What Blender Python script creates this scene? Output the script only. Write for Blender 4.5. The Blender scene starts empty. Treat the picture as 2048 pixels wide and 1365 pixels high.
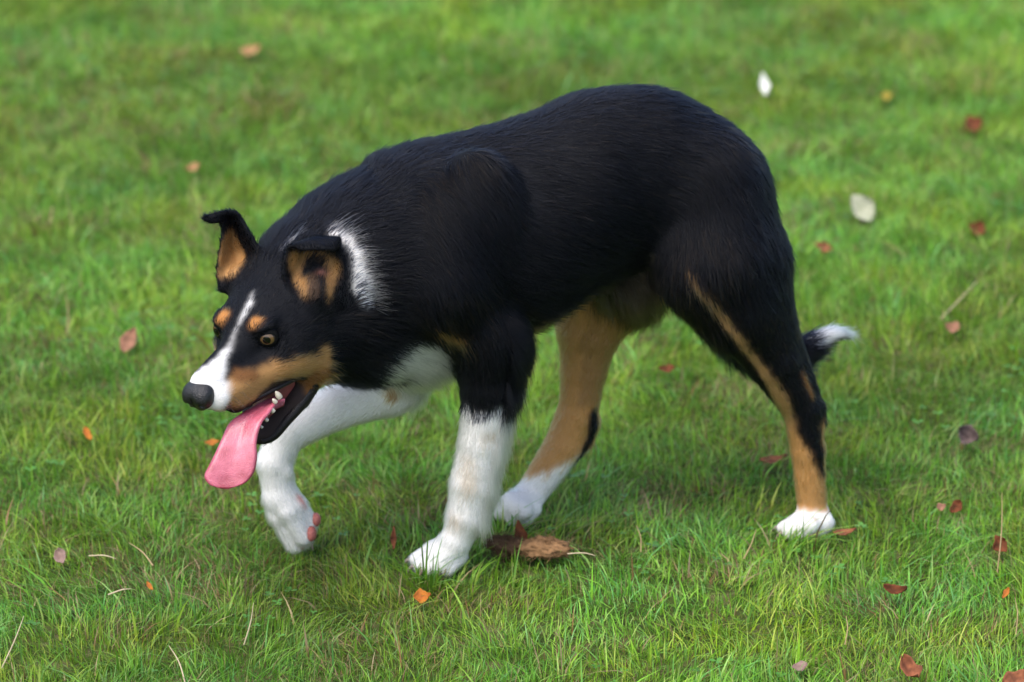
import bpy, math
import numpy as np
from mathutils import Vector, Matrix

rng = np.random.default_rng(7)
scene = bpy.context.scene
col = scene.collection

# ------------------------------------------------------------------ camera, sky, sun, exposure
PITCH = math.radians(20.0)
CAM = np.array([0.0, -4.2, 1.75])
FPX = 8600.0                                   # focal length in pixels of a 2048 px wide picture
cam_d = bpy.data.cameras.new('camera')
cam_d.sensor_width = 36.0
cam_d.lens = 36.0 * FPX / 2048.0
cam_d.clip_start = 0.1
cam_d.clip_end = 600.0
cam_d.dof.use_dof = True
cam_d.dof.focus_distance = 4.26
cam_d.dof.aperture_fstop = 5.0
cam = bpy.data.objects.new('camera', cam_d)
cam.location = CAM
cam.rotation_euler = (math.pi / 2 - PITCH, 0, 0)
col.objects.link(cam)
scene.camera = cam

SUN_EL, SUN_AZ = math.radians(58), math.radians(-35)   # azimuth measured from -Y (the camera's side) towards -X when negative
world = bpy.data.worlds.new('World')
scene.world = world
world.use_nodes = True
wn = world.node_tree.nodes
bg = wn['Background']
sky = wn.new('ShaderNodeTexSky')
sky.sky_type = 'NISHITA'
sky.sun_disc = False
sky.sun_elevation = SUN_EL
sdir = Vector((math.sin(SUN_AZ) * math.cos(SUN_EL), -math.cos(SUN_AZ) * math.cos(SUN_EL), math.sin(SUN_EL)))
sky.sun_rotation = math.atan2(sdir.x, sdir.y)
sky.air_density = 1.0
sky.dust_density = 3.0
world.node_tree.links.new(sky.outputs[0], bg.inputs[0])
bg.inputs[1].default_value = 0.15
sun_d = bpy.data.lights.new('sun', 'SUN')
sun_d.energy = 1.25
sun_d.angle = math.radians(36)
sun_d.color = (1.0, 0.96, 0.9)
sun = bpy.data.objects.new('sun', sun_d)
sun.rotation_euler = sdir.to_track_quat('Z', 'Y').to_euler()
sun.location = sdir * 20
col.objects.link(sun)
vs = scene.view_settings
vs.view_transform = 'Standard'
vs.look = 'None'
vs.gamma = 1
vs.use_curve_mapping = False
vs.exposure = 1.2
scene.cycles.max_bounces = 8
scene.cycles.transparent_max_bounces = 8
scene.cycles_curves.shape = 'RIBBONS'

# ------------------------------------------------------------------ picture -> place
UPC = np.array([0, math.sin(PITCH), math.cos(PITCH)])
FWD = np.array([0, math.cos(PITCH), -math.sin(PITCH)])
RGT = np.array([1.0, 0, 0])
def ray(px, py):
    return FWD + RGT * (px - 1024) / FPX + UPC * (682.5 - py) / FPX
def project(P):
    q = np.asarray(P) - CAM
    d = q @ FWD
    return 1024 + FPX * (q @ RGT) / d, 682.5 - FPX * (q @ UPC) / d, d
THETA = math.radians(16.4)                     # the dog's spine is turned this much towards the camera
AX = np.array([-math.cos(THETA), -math.sin(THETA), 0])     # towards the head
LR = np.array([-math.sin(THETA), math.cos(THETA), 0])      # towards the dog's right, away from the camera
A0 = np.array([-0.09, -0.047, 0])
def S(px, py, w=0.0):                          # a point on the plane parallel to the spine, w metres to the right of it
    r = ray(px, py)
    t = (w - (CAM - A0) @ LR) / (r @ LR)
    return CAM + r * t
def G(px, py, z=0.0):                          # a point at height z above the ground
    r = ray(px, py)
    return CAM + r * ((z - CAM[2]) / r[2])
def cam2w(v): return v[0] * RGT + v[1] * UPC - v[2] * FWD
HF = cam2w((-.550, -.573, .607)); HL = cam2w((.796, -.141, .588)); HU = cam2w((-.251, .807, .534))
_r = ray(486, 670)
HO = CAM + _r * ((-0.20 - CAM[1]) / _r[1])
HD = (HO - CAM) @ FWD
def H(f, l, u): return HO + HF * f + HL * l + HU * u
def HP(px, py, d):                             # near the head: pixel and distance d in front of the point between the eyes
    return CAM + ray(px, py) * (HD - d)

# ------------------------------------------------------------------ noise, colours, materials
_perm = np.random.default_rng(3).random(4096).astype(np.float32)
def vnoise(P, scale, seed=0):
    Q = np.asarray(P, dtype=np.float64) * scale + 57.3 * (seed + 1)
    I = np.floor(Q).astype(np.int64)
    F = Q - I
    F = F * F * (3 - 2 * F)
    out = 0
    for dx in (0, 1):
        for dy in (0, 1):
            for dz in (0, 1):
                h = ((I[:, 0] + dx) * 73856093 ^ (I[:, 1] + dy) * 19349663 ^ (I[:, 2] + dz) * 83492791 ^ seed * 2654435) & 4095
                wgt = (F[:, 0] if dx else 1 - F[:, 0]) * (F[:, 1] if dy else 1 - F[:, 1]) * (F[:, 2] if dz else 1 - F[:, 2])
                out = out + wgt * _perm[h]
    return out
def fbm(P, scale, seed=0, octv=3):
    o = 0; a = 1; t = 0
    for i in range(octv):
        o = o + a * vnoise(P, scale * 2 ** i, seed + i * 11); t += a; a *= .5
    return o / t

def nodes_of(name):
    m = bpy.data.materials.new(name)
    m.use_nodes = True
    nt = m.node_tree
    return m, nt, nt.nodes['Principled BSDF'], nt.links
def mat_simple(name, c, rough=.6, spec=.5, bump=0, bscale=200, var=.15, vscale=60, sss=0, coat=0):
    m, nt, b, L = nodes_of(name)
    tc = nt.nodes.new('ShaderNodeTexCoord')
    n = nt.nodes.new('ShaderNodeTexNoise'); n.inputs['Scale'].default_value = vscale; n.inputs['Detail'].default_value = 4
    L.new(tc.outputs['Object'], n.inputs['Vector'])
    mx = nt.nodes.new('ShaderNodeMix'); mx.data_type = 'RGBA'
    mx.inputs[6].default_value = (*[x * (1 - var) for x in c], 1)
    mx.inputs[7].default_value = (*[min(1, x * (1 + var)) for x in c], 1)
    L.new(n.outputs[0], mx.inputs[0]); L.new(mx.outputs[2], b.inputs['Base Color'])
    b.inputs['Roughness'].default_value = rough
    b.inputs['Specular IOR Level'].default_value = spec
    if coat:
        b.inputs['Coat Weight'].default_value = coat; b.inputs['Coat Roughness'].default_value = .06
    if sss:
        b.inputs['Subsurface Weight'].default_value = sss; b.inputs['Subsurface Radius'].default_value = (.006, .002, .0015); b.inputs['Subsurface Scale'].default_value = 1
    if bump:
        n2 = nt.nodes.new('ShaderNodeTexNoise'); n2.inputs['Scale'].default_value = bscale; n2.inputs['Detail'].default_value = 5
        L.new(tc.outputs['Object'], n2.inputs['Vector'])
        bp = nt.nodes.new('ShaderNodeBump'); bp.inputs['Strength'].default_value = bump; bp.inputs['Distance'].default_value = .002
        L.new(n2.outputs[0], bp.inputs['Height']); L.new(bp.outputs[0], b.inputs['Normal'])
    return m
def mat_attr(name, attr, rough=.5, spec=.3, translucent=0.0):
    m, nt, b, L = nodes_of(name)
    a = nt.nodes.new('ShaderNodeAttribute'); a.attribute_name = attr
    L.new(a.outputs['Color'], b.inputs['Base Color'])
    b.inputs['Roughness'].default_value = rough; b.inputs['Specular IOR Level'].default_value = spec
    if translucent:
        t = nt.nodes.new('ShaderNodeBsdfTranslucent'); L.new(a.outputs['Color'], t.inputs['Color'])
        ms = nt.nodes.new('ShaderNodeMixShader'); ms.inputs[0].default_value = translucent
        L.new(b.outputs[0], ms.inputs[1]); L.new(t.outputs[0], ms.inputs[2])
        L.new(ms.outputs[0], nt.nodes['Material Output'].inputs['Surface'])
    return m

def link(o, parent=None):
    col.objects.link(o)
    if parent is not None: o.parent = parent
    return o
def mesh_np(name, V, quads=None, tris=None, mat=None, parent=None, smooth=True, attrs=None):
    me = bpy.data.meshes.new(name)
    V = np.asarray(V, dtype=np.float32)
    q = np.asarray(quads, dtype=np.int32).reshape(-1, 4) if quads is not None else np.zeros((0, 4), np.int32)
    t = np.asarray(tris, dtype=np.int32).reshape(-1, 3) if tris is not None else np.zeros((0, 3), np.int32)
    me.vertices.add(len(V)); me.vertices.foreach_set('co', V.ravel())
    nl = q.size + t.size
    me.loops.add(nl); me.loops.foreach_set('vertex_index', np.concatenate([q.ravel(), t.ravel()]))
    me.polygons.add(len(q) + len(t))
    st = np.concatenate([np.arange(len(q)) * 4, q.size + np.arange(len(t)) * 3]).astype(np.int32)
    me.polygons.foreach_set('loop_start', st)
    me.update(calc_edges=True)
    me.polygons.foreach_set('use_smooth', np.full(len(q) + len(t), smooth))
    for k, v in (attrs or {}).items():
        v = np.asarray(v, dtype=np.float32)
        if v.ndim == 2:
            a = me.attributes.new(k, 'FLOAT_COLOR', 'POINT')
            a.data.foreach_set('color', np.concatenate([v, np.ones((len(v), 1), np.float32)], 1).ravel())
    if mat: me.materials.append(mat)
    me.validate()
    o = bpy.data.objects.new(name, me)
    return link(o, parent)

# ------------------------------------------------------------------ distance-field modelling
def nrm(v): return v / np.linalg.norm(v)
def sd_cone(P, a, b, ra, rb):
    ba = b - a; l2 = ba @ ba
    t = np.clip(((P - a) @ ba) / max(l2, 1e-12), 0, 1)
    return np.linalg.norm(P - a - t[..., None] * ba, axis=-1) - (ra + (rb - ra) * t)
def sd_ell(P, c, M, r):
    q = (P - c) @ M.T
    k0 = np.linalg.norm(q / r, axis=-1); k1 = np.linalg.norm(q / (r * r), axis=-1)
    return k0 * (k0 - 1) / np.maximum(k1, 1e-9)
class Prim:
    def __init__(s, fn, lo, hi, k, label, flow, sub=False):
        s.fn, s.lo, s.hi, s.k, s.label, s.flow, s.sub = fn, lo, hi, k, label, flow, sub
PR = []
def cone(a, b, ra, rb, k=.02, label='trunk', flow=None, lst=None):
    a, b = np.asarray(a, float), np.asarray(b, float)
    r = max(ra, rb)
    fl = (b - a) if flow is None else np.asarray(flow, float)
    fl = nrm(fl) if np.linalg.norm(fl) > 1e-6 else np.array([0, 0, -1.])
    (PR if lst is None else lst).append(Prim(lambda P: sd_cone(P, a, b, ra, rb), np.minimum(a, b) - r, np.maximum(a, b) + r, k, label, fl))
def ell(c, M, r, k=.02, label='trunk', flow=(1, 0, 0), sub=False, lst=None):
    c = np.asarray(c, float); r = np.asarray(r, float); M = np.asarray(M)
    R_ = r.max()
    (PR if lst is None else lst).append(Prim(lambda P: sd_ell(P, c, M, r), c - R_, c + R_, k, label, nrm(np.asarray(flow, float)), sub))
def cloud(pts, r, k=.004, label='ear', flow=(0, 0, 1), lst=None):
    pts = np.asarray(pts)
    def fn(P):
        sh = P.shape[:-1]; Q = P.reshape(-1, 3); out = np.full(len(Q), 1e3)
        for i in range(0, len(pts), 40):
            d = ((Q[:, None, :] - pts[None, i:i + 40]) ** 2).sum(-1)
            out = np.minimum(out, d.min(1))
        return (np.sqrt(out) - r).reshape(sh)
    (PR if lst is None else lst).append(Prim(fn, pts.min(0) - r, pts.max(0) + r, k, label, nrm(np.asarray(flow, float))))
def smin(a, b, k):
    h = np.maximum(k - np.abs(a - b), 0) / k
    return np.minimum(a, b) - h * h * k * .25
def surface(prims, vox, pad=.012):
    lo = np.min([p.lo for p in prims if not p.sub], 0) - pad; hi = np.max([p.hi for p in prims if not p.sub], 0) + pad
    n = np.ceil((hi - lo) / vox).astype(int) + 1
    phi = np.full(n, .06, np.float32)
    ax = [lo[i] + np.arange(n[i]) * vox for i in range(3)]
    for p in prims:
        m = p.k + .010
        i0 = np.maximum(np.floor((p.lo - m - lo) / vox).astype(int), 0); i1 = np.minimum(np.ceil((p.hi + m - lo) / vox).astype(int) + 1, n)
        sl = tuple(slice(i0[i], i1[i]) for i in range(3))
        X = np.stack(np.meshgrid(*[ax[i][i0[i]:i1[i]] for i in range(3)], indexing='ij'), -1)
        d = p.fn(X)
        if p.sub: phi[sl] = -smin(-phi[sl], d, p.k)
        else: phi[sl] = smin(phi[sl], d, p.k)
    s = phi < 0
    c = np.zeros(n - 1, np.int8)
    for dx in (0, 1):
        for dy in (0, 1):
            for dz in (0, 1):
                c += s[dx:n[0] - 1 + dx, dy:n[1] - 1 + dy, dz:n[2] - 1 + dz]
    act = np.argwhere((c > 0) & (c < 8))
    idx = np.full(n - 1, -1, np.int32); idx[tuple(act.T)] = np.arange(len(act))
    corners = np.array([[x, y, z] for x in (0, 1) for y in (0, 1) for z in (0, 1)])
    val = np.stack([phi[tuple((act + k).T)] for k in corners], 1)
    acc = np.zeros((len(act), 3)); cnt = np.zeros(len(act))
    for i in range(8):
        for j in range(i + 1, 8):
            if np.abs(corners[i] - corners[j]).sum() != 1: continue
            a, b = val[:, i], val[:, j]
            m = (a < 0) != (b < 0)
            t = np.where(m, a / np.where(m, a - b, 1), 0)
            acc += np.where(m[:, None], corners[i] + t[:, None] * (corners[j] - corners[i]), 0); cnt += m
    V = lo + (act + acc / cnt[:, None]) * vox
    Q = []
    for a in range(3):
        b, d = (a + 1) % 3, (a + 2) % 3
        s0 = [slice(None)] * 3; s1 = [slice(None)] * 3
        s0[a] = slice(0, -1); s1[a] = slice(1, None)
        e = np.argwhere(s[tuple(s0)] != s[tuple(s1)])
        e = e[(e[:, b] > 0) & (e[:, d] > 0)]
        fl = s[tuple(e.T)]
        def cell(ob, od):
            f = e.copy(); f[:, b] += ob; f[:, d] += od
            return idx[tuple(np.minimum(f, n - 2).T)]
        q = np.stack([cell(-1, -1), cell(0, -1), cell(0, 0), cell(-1, 0)], 1)
        q[~fl] = q[~fl][:, ::-1]
        Q.append(q)
    Q = np.concatenate(Q); Q = Q[(Q >= 0).all(1)]
    return V, Q
def vert_normals(V, Q):
    n = np.cross(V[Q[:, 2]] - V[Q[:, 0]], V[Q[:, 3]] - V[Q[:, 1]])
    N = np.zeros_like(V)
    for i in range(4): np.add.at(N, Q[:, i], n)
    return N / np.maximum(np.linalg.norm(N, axis=1, keepdims=True), 1e-12)
def relax(V, Q, it=2, lam=.5):
    E = np.concatenate([Q[:, [0, 1]], Q[:, [1, 2]], Q[:, [2, 3]], Q[:, [3, 0]]])
    for _ in range(it):
        A = np.zeros_like(V); c = np.zeros(len(V))
        np.add.at(A, E[:, 0], V[E[:, 1]]); np.add.at(c, E[:, 0], 1)
        np.add.at(A, E[:, 1], V[E[:, 0]]); np.add.at(c, E[:, 1], 1)
        V = V + lam * (A / c[:, None] - V)
    return V
def catmull(P, n):
    P = np.asarray(P, float); P = np.vstack([2 * P[0] - P[1], P, 2 * P[-1] - P[-2]])
    t = np.linspace(0, len(P) - 3 - 1e-6, n); i = t.astype(int); f = (t - i)[:, None]
    a, b, c, d = P[i], P[i + 1], P[i + 2], P[i + 3]
    return .5 * (2 * b + (c - a) * f + (2 * a - 5 * b + 4 * c - d) * f ** 2 + (3 * b - a - 3 * c + d) * f ** 3)

# ================================================================== THE DOG
HM = np.stack([HF, HL, HU])
# trunk: stations along the spine, each with the row of the back, the row of the belly and a half width in metres
ST = [(735, 465, 560, .020), (750, 385, 640, .044), (790, 345, 690, .060), (850, 302, 706, .075), (930, 272, 705, .086), (1000, 256, 668, .090),
      (1080, 230, 628, .089), (1160, 194, 574, .084), (1240, 180, 531, .075), (1320, 181, 490, .072), (1385, 206, 490, .068), (1430, 238, 485, .058),
      (1464, 283, 470, .044), (1488, 328, 430, .028), (1500, 362, 395, .012)]
_s, _z, _a, _b = [], [], [], []
for x, yt, yb, hw in ST:
    pt, pb = S(x, yt), S(x, yb)
    _s.append((((pt + pb) / 2) - A0) @ -AX); _z.append((pt[2] + pb[2]) / 2); _a.append((pt[2] - pb[2]) / 2); _b.append(hw)
_tt = np.linspace(0, len(ST) - 1, 120)
_d = catmull(np.stack([_s, _z, _a, _b], 1), 120)
def trunk_fn(P):
    s = (P - A0) @ -AX; w = (P - A0) @ LR; z = P[..., 2]
    sc = np.clip(s, _d[0, 0], _d[-1, 0])
    zc = np.interp(sc, _d[:, 0], _d[:, 1]); a = np.interp(sc, _d[:, 0], _d[:, 2]); b = np.interp(sc, _d[:, 0], _d[:, 3])
    v = z - zc
    b2 = b * np.where(v > 0, 1.0, 1.0)
    r = np.sqrt((v / a) ** 2 + (w / b2) ** 2 + 1e-9)
    d = (r - 1) * np.minimum(a, b2) * np.where(r < 1, 1, 1)
    return np.hypot(np.maximum(d, 0), s - sc) + np.minimum(d, 0)
_lo = np.array([-.40, -.30, .15]); _hi = np.array([.45, .25, .56])
PR.append(Prim(trunk_fn, _lo, _hi, .02, 'trunk', nrm(-AX + np.array([0, 0, -.25]))))
BACK = -AX
DOWN = np.array([0, 0, -1.])
# neck
nb = S(815, 490, 0); nh = H(-.105, 0, -.012)
nm = (nb + nh) / 2 + np.array([.004, .0, -.002])
cone(nh, nm, .062, .079, .03, 'neck', flow=nb - nh)
cone(nm, nb, .079, .090, .04, 'neck', flow=nb - nh + DOWN * .03)
cone(H(-.085, .012, -.052), S(800, 610, -.01), .052, .066, .03, 'neck', flow=nb - nh + DOWN * .05)
ell(H(-.125, .040, -.085), np.eye(3), (.036, .036, .040), .03, 'neck', flow=nb - nh + DOWN * .08)
# chest front
ell(S(835, 650, .0), np.eye(3), (.062, .055, .056), .03, 'chest', flow=DOWN + BACK * .4)
cone(S(820, 640, .03), S(800, 735, .055), .05, .033, .03, 'chest', flow=DOWN)
# near foreleg (the dog's left)
LF = 'near_fore'
cone(S(905, 430, -.045), S(875, 560, -.062), .050, .050, .025, 'shoulder', flow=DOWN + BACK * .6)
ell(S(955, 455, -.058), np.eye(3), (.050, .030, .082), .012, 'shoulder', flow=DOWN + BACK * .5)
cone(S(890, 570, -.058), S(978, 680, -.066), .046, .030, .022, 'shoulder', flow=DOWN + BACK * .7)
cone(S(976, 670, -.066), S(977, 770, -.066), .033, .0280, .02, LF)
cone(S(1024, 698, -.066), S(1008, 770, -.066), .0105, .010, .02, LF)
cone(S(980, 770, -.066), S(963, 880, -.063), .0275, .0225, .004, LF)
cone(S(963, 880, -.063), S(944, 965, -.060), .0220, .0215, .004, LF)
cone(S(944, 965, -.060), S(932, 1030, -.058), .0215, .0190, .004, LF)
cone(S(932, 1030, -.058), S(914, 1080, -.056), .0190, .0145, .004, LF)
def paw(toes, heel, label, r=.0115, k=.0035):
    for (kn, tip) in toes:
        cone(heel, kn, r * 1.15, r * 1.05, .008, label, flow=tip - kn)
        cone(kn, tip, r * 1.05, r * .95, k, label)
h = S(912, 1080, -.056)
f1 = [(G(868, 1100, .020), G(834, 1120, .009)), (G(876, 1106, .022), G(842, 1132, .009)), (G(893, 1112, .022), G(864, 1139, .009)), (G(916, 1112, .019), G(894, 1138, .009))]
paw(f1, h, LF, r=.0092)
CLAWS = []
for kn, tp in f1: CLAWS.append((tp, nrm((tp - kn) * [1, 1, 0] + [0, 0, -.004])))
# far foreleg, lifted
RF = 'far_fore'
cone(S(800, 690, .05), S(775, 775, .055), .038, .030, .02, RF)
cone(S(775, 778, .055), S(670, 815, .052), .0275, .0225, .004, RF)
cone(S(670, 815, .052), S(578, 862, .048), .0225, .0205, .004, RF)
cone(S(574, 862, .048), S(550, 925, .045), .0200, .0178, .004, RF)
cone(S(549, 925, .045), S(560, 990, .043), .0178, .0170, .004, RF)
cone(S(572, 940, .032), S(577, 946, .031), .005, .005, .006, RF)      # carpal pad knob
w_ = .043
kn = [S(556, 1024, w_ + .013), S(560, 1028, w_), S(577, 1020, w_ - .011), S(590, 1010, w_ - .006)]
tp = [S(583, 1082, w_ + .014), S(590, 1092, w_ + .000), S(607, 1074, w_ - .013), S(617, 1046, w_ - .006)]
for a, b in zip(kn, tp):
    cone(S(560, 990, .043), a, .0155, .0125, .006, RF, flow=b - a)
    cone(a, b, .0118, .0098, .003, RF)
FAR_TOES = list(zip(kn, tp))
CLAWS += [(tp[1], nrm(tp[1] - kn[1] + np.array([.012, 0, 0]))), (tp[2], nrm(tp[2] - kn[2] + np.array([.012, -.004, 0])))]
# near hind leg
LH = 'near_hind'
cone(S(1425, 360, -.030), S(1428, 520, -.052), .054, .058, .03, 'thigh', flow=DOWN + BACK * .35)
cone(S(1450, 405, -.028), S(1496, 520, -.048), .042, .038, .03, 'thigh', flow=DOWN + BACK * .2)
cone(S(1430, 520, -.052), S(1474, 610, -.060), .056, .043, .025, 'thigh', flow=DOWN + BACK * .4)
cone(S(1502, 520, -.048), S(1548, 650, -.056), .036, .021, .02, 'thigh', flow=DOWN)
cone(S(1480, 610, -.064), S(1545, 715, -.062), .042, .0285, .02, LH)
cone(S(1556, 650, -.058), S(1622, 790, -.056), .019, .0095, .004, LH)
cone(S(1545, 715, -.062), S(1604, 815, -.057), .0285, .0195, .004, LH)
cone(S(1634, 812, -.056), S(1636, 846, -.056), .009, .009, .004, LH)
cone(S(1604, 815, -.057), S(1616, 900, -.055), .0205, .0175, .004, LH)
cone(S(1616, 900, -.055), S(1624, 1010, -.053), .0170, .0155, .004, LH)
h = S(1626, 1026, -.053)
f2 = [(G(1594, 1044, .017), G(1567, 1057, .008)), (G(1602, 1049, .018), G(1578, 1066, .008)), (G(1622, 1052, .017), G(1606, 1069, .008)), (G(1642, 1047, .015), G(1636, 1062, .008))]
paw(f2, h, LH, r=.0082)
cone(h, G(1650, 1046, .014), .0125, .0095, .01, LH)
for kn_, tp_ in f2: CLAWS.append((tp_, nrm((tp_ - kn_) * [1, 1, 0] + [0, 0, -.004])))
# far hind leg
RH = 'far_hind'
cone(S(1400, 400, .04), S(1255, 540, .058), .055, .050, .03, 'thigh_far', flow=DOWN)
cone(S(1330, 450, .045), S(1215, 560, .062), .050, .048, .03, 'thigh_far', flow=DOWN)
cone(S(1215, 545, .062), S(1180, 650, .063), .050, .036, .02, RH)
cone(S(1180, 650, .063), S(1168, 735, .062), .034, .0245, .004, RH)
cone(S(1168, 735, .062), S(1156, 830, .060), .0235, .0200, .004, RH)
cone(S(1150, 830, .060), S(1128, 892, .060), .0200, .0195, .004, RH)
cone(S(1182, 845, .060), S(1170, 885, .060), .0085, .0090, .014, RH)
cone(S(1128, 892, .060), S(1065, 985, .060), .0205, .0165, .004, RH)
h = S(1058, 992, .060)
f3 = [(G(1022, 1003, .030), G(996, 1014, .014)), (G(1030, 1014, .028), G(1003, 1028, .013)), (G(1046, 1020, .027), G(1028, 1038, .013)), (G(1064, 1018, .022), G(1052, 1036, .013))]
paw(f3, h, RH, r=.0092)
for kn_, tp_ in f3: CLAWS.append((tp_, nrm((tp_ - kn_) * [1, 1, 0] + [0, 0, -.004])))
# tail: from the rump, tucked down between the hind legs and hooking back out to the right
tail = [S(1452, 330, 0), S(1492, 395, .005), S(1520, 520, .02), S(1480, 610, .03), S(1468, 665, .03), S(1512, 708, .028), S(1575, 712, .026), S(1628, 688, .024), S(1658, 670, .022), S(1690, 668, .02)]
tr = [.016, .015, .014, .014, .0130, .0135, .0130, .0080, .0045, .002]
T = catmull(tail, 26); TR = np.interp(np.linspace(0, 9, 26), np.arange(10), tr)
for i in range(25): cone(T[i], T[i + 1], TR[i], TR[i + 1], .008, 'tail')
# belly fur mass, sheath and scrotum
ell(S(1285, 560, .0), np.eye(3), (.026, .022, .022), .02, 'belly', flow=DOWN + BACK * .3)
cone(S(1250, 560, 0), S(1320, 530, 0), .020, .018, .03, 'belly', flow=DOWN + BACK * .3)
ell(S(1296, 594, .012), np.eye(3), (.016, .014, .014), .012, 'belly', flow=DOWN)
# head
def hc(a, b, ra, rb, k, label, flow=None):
    cone(H(*a), H(*b), ra, rb, k, label, flow if flow is not None else -HF)
def he(c, r, k, label, flow=None, sub=False): ell(H(*c), HM, r, k, label, -HF if flow is None else flow, sub)
he((-.052, 0, -.008), (.058, .050, .042), .012, 'skull')
he((-.078, 0, .004), (.040, .038, .034), .012, 'skull')
he((-.010, 0, -.004), (.030, .026, .020), .012, 'skull')
for sgn in (1, -1):
    he((-.008, .025 * sgn, .0125), (.015, .012, .0065), .010, 'skull')          # brow
    he((-.040, .040 * sgn, -.030), (.042, .018, .030), .014, 'cheek')
    he((-.018, .030 * sgn, -.034), (.036, .014, .018), .012, 'cheek')
    he((-.052, .034 * sgn, -.058), (.030, .020, .024), .014, 'jowl', flow=-HF - HU * .3)
    hc((.006, .019 * sgn, -.032), (.066, .0105 * sgn, -.026), .0175, .0150, .008, 'muzzle')
    hc((.000, .025 * sgn, -.050), (.052, .014 * sgn, -.043), .0095, .0110, .010, 'muzzle')
hc((.000, 0, -.012), (.070, 0, -.009), .0190, .0135, .010, 'muzzle')
hc((.066, 0, -.018), (.078, 0, -.018), .0150, .0120, .008, 'muzzle')
# lower jaw, hanging open
for sgn in (1, -1):
    hc((-.048, .034 * sgn, -.062), (-.018, .028 * sgn, -.086), .0170, .0120, .010, 'jaw', flow=HF * .4 - HU)
    hc((-.018, .027 * sgn, -.084), (.022, .011 * sgn, -.106), .0105, .0085, .006, 'jaw', flow=HF * .6 - HU)
hc((.016, 0, -.104), (.024, 0, -.107), .011, .010, .006, 'jaw', flow=HF * .6 - HU)
hc((-.045, 0, -.085), (.010, 0, -.104), .022, .009, .012, 'jaw', flow=HF * .3 - HU)
# eye sockets
EYES = [H(-.0055, .0288, -.0005), H(-.0045, -.0300, -.0005)]
for e in EYES: ell(e + HF * .005, np.eye(3), (.0078, .0078, .0078), .005, 'skull', sub=True)
# ears
def ear_points(rows, nu=34, nv=22):
    R_ = [[HP(*q) for q in row] for row in rows]
    U = np.stack([catmull([r[j] for r in R_], nu) for j in range(3)], 1)
    return np.stack([catmull(U[i], nv) for i in range(nu)], 0)
ear_near = ear_points([[(590, 606, .004), (636, 612, -.022), (682, 608, -.014)],
    [(568, 556, .006), (626, 556, -.026), (684, 560, -.010)],
    [(569, 520, .008), (626, 515, -.018), (684, 522, -.004)],
    [(576, 499, .006), (628, 483, -.006), (678, 480, .000)],
    [(580, 494, .011), (630, 479, .004), (677, 483, .006)],
    [(590, 492, .015), (632, 485, .012), (672, 490, .010)],
    [(604, 498, .018), (644, 497, .018), (668, 500, .014)]])
ear_far = ear_points([[(535, 552, -.040), (488, 572, -.072), (440, 580, -.058)],
    [(524, 512, -.044), (482, 526, -.078), (436, 545, -.058)],
    [(505, 478, -.048), (472, 488, -.074), (441, 505, -.056)],
    [(488, 450, -.050), (466, 456, -.066), (446, 470, -.052)],
    [(474, 428, -.048), (458, 430, -.052), (443, 444, -.046)],
    [(448, 426, -.042), (438, 432, -.041), (428, 445, -.040)],
    [(410, 434, -.036), (407, 437, -.036), (410, 440, -.036)]])
cloud(ear_near.reshape(-1, 3), .0027, .003, 'ear', flow=HU)
cloud(ear_far.reshape(-1, 3), .0027, .003, 'ear', flow=HU)
he((-.068, .048, .006), (.020, .014, .022), .012, 'earbase', flow=HU - HF)
he((-.068, -.048, .006), (.020, .014, .022), .012, 'earbase', flow=HU - HF)

VOX = .0025
V, Q = surface(PR, VOX)
V = relax(V, Q, 2, .5)
N = vert_normals(V, Q)
labels = [p.label for p in PR]
names = sorted(set(labels))
D = np.full((len(V), len(names)), 1.0)
flow = np.zeros_like(V)
def eval_fields(P):
    D = np.full((len(P), len(names)), 1.0); fl = np.zeros((len(P), 3))
    for p in PR:
        if p.sub: continue
        m = ((P > p.lo - .03) & (P < p.hi + .03)).all(1)
        if not m.any(): continue
        d = p.fn(P[m])
        j = names.index(p.label)
        D[m, j] = np.minimum(D[m, j], d)
        fl[m] += np.exp(-np.clip(d, -.02, .1) / .004)[:, None] * p.flow
    return D, fl
D, flow = eval_fields(V)
LAB = D.argmin(1)
PX, PY, PD = project(V)
FACE = ((CAM - V) * N).sum(1) > 0
def L(*n): return [names.index(k) for k in n if k in names]
def hit(px, py, r=3.5, labs=None):
    m = (np.abs(PX - px) < r) & (np.abs(PY - py) < r) & FACE
    if labs is not None: m &= np.isin(LAB, L(*labs))
    if not m.any(): return None
    i = np.nonzero(m)[0]; j = i[PD[i].argmin()]
    return V[j], N[j]
BLACK = np.array([.0026, .0031, .0054]); TAN = np.array([.45, .24, .090]); TAND = np.array([.20, .088, .030]); WHITE = np.array([.80, .78, .76]); DIRTY = np.array([.58, .50, .41])
PALE = np.array([.27, .22, .14]); PINK = np.array([.62, .25, .22]); DARKB = np.array([.05, .03, .02])
PAINT = []      # (colour, list of (point, radius), normal test, labels)
def stroke(c, pts, labs=None, mirror=False, ntest=-.2, n=None, soft=.25):
    P = []
    n = n or max(2, int(len(pts) * 5))
    A = catmull(pts, n) if len(pts) > 1 else np.array([pts[0]], float)
    for x, y, r in A:
        h = hit(x, y, 3.5, labs) or hit(x, y, 9, labs)
        if h is None: continue
        P.append((h[0], h[1], r / 1980.))
    PAINT.append((c, P, ntest, labs, soft))
    if mirror:
        M = []
        for p, nn, r in P:
            q = p - HO; q = q - 2 * (q @ HL) * HL; m_ = nn - 2 * (nn @ HL) * HL
            M.append((HO + q, m_, r))
        PAINT.append((c, M, ntest, labs, soft))
zof = lambda x, y, w: S(x, y, w)[2]
HEADL = ('skull', 'cheek', 'muzzle', 'jaw', 'jowl')
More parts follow.
